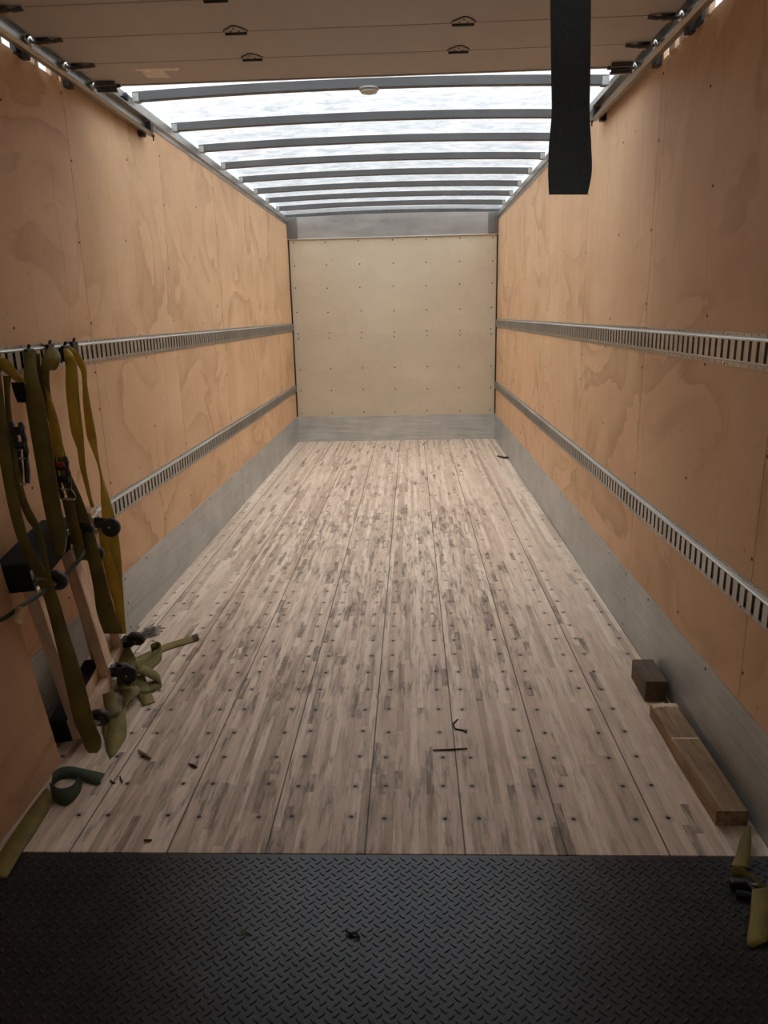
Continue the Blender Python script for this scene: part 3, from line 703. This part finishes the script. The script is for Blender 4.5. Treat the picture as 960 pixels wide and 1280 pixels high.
s = thing('cargo_strap', 'yellow strap hanging flat beside the twisted yellow strap', 'strap', at(84, 440, x=-1.21), SG)
rib('webbing', s, hang([(79, 86, 436, -1.205), (80, 93, 446, -1.185), (82, 96.5, 460, -1.18), (82, 98, 480, -1.175), (84, 100, 505, -1.17), (89, 104, 540, -1.16), (96, 105.5, 560, -1.16), (99, 107, 580, -1.16), (105, 111, 604, -1.155), (112, 117, 630, -1.15), (119, 127, 655, -1.145), (124, 136, 685, -1.14), (131, 146, 715, -1.135), (141, 152, 750, -1.13), (148, 156, 780, -1.12)]), 'strap')
local(s, fitting, 82, 441)
s = thing('cargo_strap', 'twisted yellow strap, rightmost on the left wall, hanging clear of the dollies', 'strap', at(96, 436, x=-1.21), SG)
rib('webbing', s, hang([(84, 90, 434, -1.21), (88, 99, 443, -1.195), (95, 105, 453, -1.185), (101, 108.5, 464, -1.18), (103, 109, 480, -1.18), (104, 113, 505, -1.175), (108, 120, 542, -1.165), (114, 122, 560, -1.165), (121.5, 125, 580, -1.165), (125, 128.5, 596, -1.16), (126, 137, 622, -1.15), (128, 145, 652, -1.14), (132, 149, 675, -1.13), (136, 152, 705, -1.12), (145, 154, 738, -1.12), (149, 156, 770, -1.12), (151, 158, 792, -1.12)]), 'strap')
local(s, fitting, 93, 436)

# green cord slung across the dollies
s = thing('tie_down_cord', 'dark green tie-down webbing slung across the dollies with a paper tag', 'cord', at(60, 735, x=-.98))
rib('webbing', s, [(at(x, y, x=X), at(x+1, y+5.5, x=X)) for x, y, X in ((-8, 776, -1.06), (8, 768, -1.04), (26, 755, -1.01), (48, 741, -1.03), (62, 732, -1.06), (80, 717, -1.06), (92, 704, -1.05), (101, 694, -1.04), (106, 684, -1.06), (106, 674, -1.09))], 'green')
rib('paper_tag', s, [(at(20, 757, x=-1.01), at(31, 760, x=-1.005)), (at(18, 768, x=-1.012), at(29, 772, x=-1.008)), (at(16, 778, x=-1.01), at(27, 782, x=-1.006))], 'brown', .001)

# ---------------------------------------------------------------- heap of strap ends at the foot of the dollies
HG = 'loose strap ends heaped on the floor'
def floor_strap(label, rows, mat, extra=None):
    pr = lie(rows); o = (pr[0][0]+pr[0][1])/2; o.z = 0
    s = thing('loose_strap', label, 'strap', o, HG); rib('webbing', s, pr, mat)
    return s
s = floor_strap('yellow strap tail pointing across the floor away from the heap', [((150, 812, .05), (158, 828, .02)), ((165, 822, .02), (168, 831, .008)), ((180, 817, .006), (183, 826, .004)), ((205, 806, .004), (207, 813, .004)), ((230, 798, .004), (233, 805, .004)), ((246, 792.5, .004), (249, 799, .004))], 'khaki')
rib('charred_tip', s, lie([((239.5, 794.5, .0065), (242.5, 802, .0065)), ((246.5, 792, .0065), (249.5, 799, .0065))]), 'tar')
floor_strap('olive strap loop standing up at the right edge of the heap', [((168, 826, .012), (172, 842, .003)), ((182, 824, .012), (184, 840, .003)), ((194, 815, .022), (195, 832, .003)), ((201, 806, .040), (202, 824, .003)), ((196, 802, .052), (198, 812, .012)), ((188, 806, .052), (190, 815, .012))], 'olive')
floor_strap('olive strap folded into a triangle on the right of the heap', [((150, 838, .05), (163, 850, .02)), ((160, 848, .04), (172, 860, .012)), ((172, 858, .015), (180, 868, .006)), ((188, 852, .012), (196, 862, .006)), ((200, 846, .02), (202, 856, .006)), ((190, 836, .045), (184, 846, .04)), ((178, 830, .06), (170, 840, .055))], 'olive')
floor_strap('olive strap end cut square, lying beyond the folds of the heap', [((162, 848, .03), (180, 842, .035)), ((168, 862, .012), (186, 858, .012)), ((174, 873, .004), (190, 868, .004)), ((178, 883, .003), (194, 877.5, .003))], 'khaki')
floor_strap('khaki strap falling in a wave from the heap towards the tread plate', [((150, 862, .03), (172, 857, .03)), ((156, 880, .03), (174, 866, .03)), ((150, 890, .02), (158, 882, .03)), ((140, 896, .03), (158, 905, .012)), ((136, 914, .02), (158, 920, .004)), ((132, 930, .006), (152, 931, .004)), ((138, 948, .003), (144, 943, .003))], 'khaki')
floor_strap('short khaki strap curl at the foot of the nearer dolly caster', [((128, 868, .08), (142, 862, .09)), ((130, 882, .05), (146, 876, .06)), ((134, 896, .04), (150, 888, .045)), ((128, 906, .012), (142, 902, .02)), ((131, 926, .003), (139, 920, .003))], 'khaki')
floor_strap('dark olive strap bunch fallen against the far dolly casters', [((140, 800, .10), (158, 796, .11)), ((144, 815, .07), (164, 812, .07)), ((148, 832, .04), (170, 826, .04)), ((146, 850, .025), (166, 848, .02)), ((150, 866, .01), (160, 868, .006))], 'olive')
# strap along the foot of the leaning plywood
s = floor_strap('long olive strap lying along the foot of the leaning plywood and curling up', [((-14, 1095, .002), (8, 1098, .002)), ((0, 1066, .006), (27, 1066, .006)), ((24, 1030, .006), (48, 1034, .006)), ((44, 1002, .008), (66, 1005, .004)), ((58, 985, .012), (72, 995, .004))], 'khaki')
rib('curl', s, lie([((62, 978, .035), (66, 1000, .004)), ((70, 984, .038), (74, 1006, .003)), ((82, 985, .038), (86, 1006, .003)), ((94, 978, .036), (99, 992, .003)), ((96, 966, .036), (103, 979, .003))]), 'green')
rib('tail', s, lie([((66, 966, .040), (64, 984, .01)), ((74, 960, .042), (76, 975, .008)), ((88, 958, .034), (96, 974, .004)), ((108, 962, .012), (108, 978, .004)), ((131, 967, .004), (122, 981, .004))]), 'green')
# frayed grey fibre by the wall
o = at(188, 792, z=0); s = thing('frayed_rope', 'grey frayed rope end on the floor by the left kick plate joint', 'rope', o)
bm = bmesh.new(); rnd = random.Random(4)
for k in range(26):
    t = rnd.uniform(-1, 1); a = at(171+rnd.uniform(-1, 2), 797+t*3, z=.004) - o; m = at(184, 790+t*5+rnd.uniform(-2, 2), z=.006+rnd.random()*.012) - o; e = at(192+rnd.uniform(0, 12), 786+t*6+rnd.uniform(-2, 3), z=.003+rnd.random()*.004) - o
    tube(bm, catmull([a, m, e], 4), .0016, 5)
x = obj('fibres', bm, 'grey', s); x['kind'] = 'stuff'
bm = bmesh.new(); tube(bm, catmull([at(168, 800, z=.005)-o, at(176, 795, z=.008)-o, at(184, 791, z=.006)-o], 5), .006, 8); obj('rope_end', bm, 'grey', s)

# ---------------------------------------------------------------- right: timber
bm = bmesh.new(); box(bm, (-.044, -.1, 0), (.044, .1, .088), bev=.004)
for v in bm.verts: v.co += Vector([mnoise.noise(v.co*30+Vector((k*9, 0, 0)))*.002 for k in range(3)])
o = tag(obj('timber_block', bm, 'darkwood', loc=(1.178, 2.812, 0.001)), 'short dark square timber block against the right kick plate', 'wood block'); o.rotation_euler = (0, 0, -.01)
t = thing('timber_plank', 'long weathered brown timber with a splintered far end by the right wall', 'wood plank', (1.168, 2.28, 0))
bm = bmesh.new()
NX, NYs = 4, 14; g = {}
for j in range(NYs+1):
    for (i, (x, z)) in enumerate(((-.05, .001), (-.05, .05), (-.047, .053), (.047, .053), (.05, .05), (.05, .001))):
        yy = -.318 + .638*j/NYs
        g[i, j] = bm.verts.new((x + mnoise.noise(Vector((x*9, yy*7, z*9)))*.003, yy, z + (mnoise.noise(Vector((x*9, yy*9, 3)))*.002 if z > .02 else 0)))
for j in range(NYs):
    for i in range(6): bm.faces.new((g[i, j], g[(i+1) % 6, j], g[(i+1) % 6, j+1], g[i, j+1]))
bm.faces.new([g[i, 0] for i in range(6)]); bm.faces.new([g[i, NYs] for i in range(6)][::-1])
obj('timber', bm, 'brown', t)
bm = bmesh.new(); rnd = random.Random(8)
for k in range(14):
    x = -.046 + .092*k/13; h = .035 + rnd.random()*.017; l = rnd.uniform(.006, .03)
    a, b = .0035, .0008
    v0 = [bm.verts.new((x+dx, .3195, h+dz)) for dx, dz in ((-a, -.012), (a, -.012), (a, .004), (-a, .004))]; v1 = [bm.verts.new((x+dx*.25, .3195+l, h+dz*.4+rnd.uniform(-.004, .004))) for dx, dz in ((-a, -.012), (a, -.012), (a, .004), (-a, .004))]
    for i in range(4): bm.faces.new((v0[i], v0[(i+1) % 4], v1[(i+1) % 4], v1[i]))
    bm.faces.new(v1)
    box(bm, (x-.003, .300-rnd.random()*.012, .0525), (x+.003, .321, .0548))
x = obj('splintered_end', bm, 'splint', t); x['label'] = 'pale splintered wood'
bm = bmesh.new(); box(bm, (-.0495, .075, .0512), (.046, .083, .0545), bev=.001); x = obj('saw_mark', bm, 'splint', t); x['label'] = 'pale scrape across the timber'

# strap on the right, spilling over the tread plate
s = thing('loose_strap', 'dusty yellow strap with a black buckle on the tread plate at right', 'strap', at(925, 1090, z=0))
rib('upper_web', s, lie([((934, 1034, .03), (939, 1031, .03)), ((925, 1050, .018), (939, 1048, .03)), ((920, 1068, .012), (938, 1066, .02)), ((914, 1082, .012), (936, 1086, .012))]), 'khaki')
rib('middle_web', s, lie([((912, 1086, .03), (918, 1100, .004)), ((926, 1084, .035), (926, 1100, .004)), ((940, 1094, .032), (936, 1106, .006)), ((954, 1104, .028), (946, 1114, .006)), ((972, 1114, .022), (962, 1128, .004))]), 'olive')
rib('lower_web', s, lie([((940, 1112, .03), (972, 1108, .03)), ((938, 1140, .022), (970, 1132, .03)), ((935, 1165, .014), (972, 1152, .02)), ((934, 1180, .008), (972, 1164, .016)), ((940, 1185, .002), (972, 1171, .012))]), 'khaki')
def buckle(parent):
    p = at(928, 1104, z=.012); bm = bmesh.new()
    box(bm, p+Vector((-.035, -.012, -.012)), p+Vector((.03, .012, .012)), bev=.005); tube(bm, [p+Vector((-.03, -.03, -.004)), p+Vector((.035, -.05, .0))], .008, 8); tube(bm, [p+Vector((.01, .0, .008)), p+Vector((.02, -.045, .006))], .007, 8)
    obj('buckle', bm, 'black', parent)
    bm = bmesh.new(); tube(bm, [p+Vector((.012, -.02, .014)), p+Vector((.03, -.02, .014))], .004, 8); obj('buckle_pin', bm, 'steel', parent)
local(s, buckle)

# ---------------------------------------------------------------- litter on the floor
def stick(label, pts, r, mat='tar', name='wood_splinter', cat='splinter', z=.003):
    P = [at(px, py, z=z + r) for px, py in pts]; o = P[0].copy(); o.z = 0
    bm = bmesh.new(); n = len(P); tube(bm, [p-o for p in P], [r*(.7 if i in (0, n-1) else 1) for i in range(n)], 7)
    tag(obj(name, bm, mat, loc=o), label, cat, 'wood litter on the floor')
stick('long dark splinter lying crosswise on the middle boards', [(541, 937.5), (560, 937), (584, 935.5)], .0035, z=0)
stick('forked dark twig on the middle boards just beyond the long splinter', [(572, 899), (566, 905), (569, 911), (580, 913), (583, 916)], .0032, z=0)
stick('brown stick on the boards in front of the strap heap', [(173, 938), (180, 943), (188, 948)], .0065, 'brown', z=0)
stick('dark splinter to the right of the brown stick', [(236, 955), (241, 956.5), (246, 959)], .005, z=0)
stick('thin dark splinter in the left boards close to the tread plate', [(180, 1050), (185, 1050.5), (190, 1050)], .004, z=0)
stick('pair of dark slivers lying by the near left seam', [(138, 975), (141, 978), (144, 979)], .003, z=0)
stick('dark twig at the foot of the far right kick plate', [(622, 570), (630, 572), (640, 572), (646, 574)], .012, z=0)
stick('bent dark sliver between the left boards and the strap curl', [(150, 970), (151, 974), (153, 978)], .003, z=0)
stick('small curled bark scrap lying on the middle of the tread plate', [(432, 1163), (438, 1167), (445, 1166), (449, 1171)], .004, 'tar', 'bark_scrap', 'scrap', z=.0005)
stick('straw wisp lying on the tread plate towards the left', [(300, 1166), (306, 1163), (312, 1167)], .0022, 'khaki', 'straw_wisp', 'scrap', z=.0005)
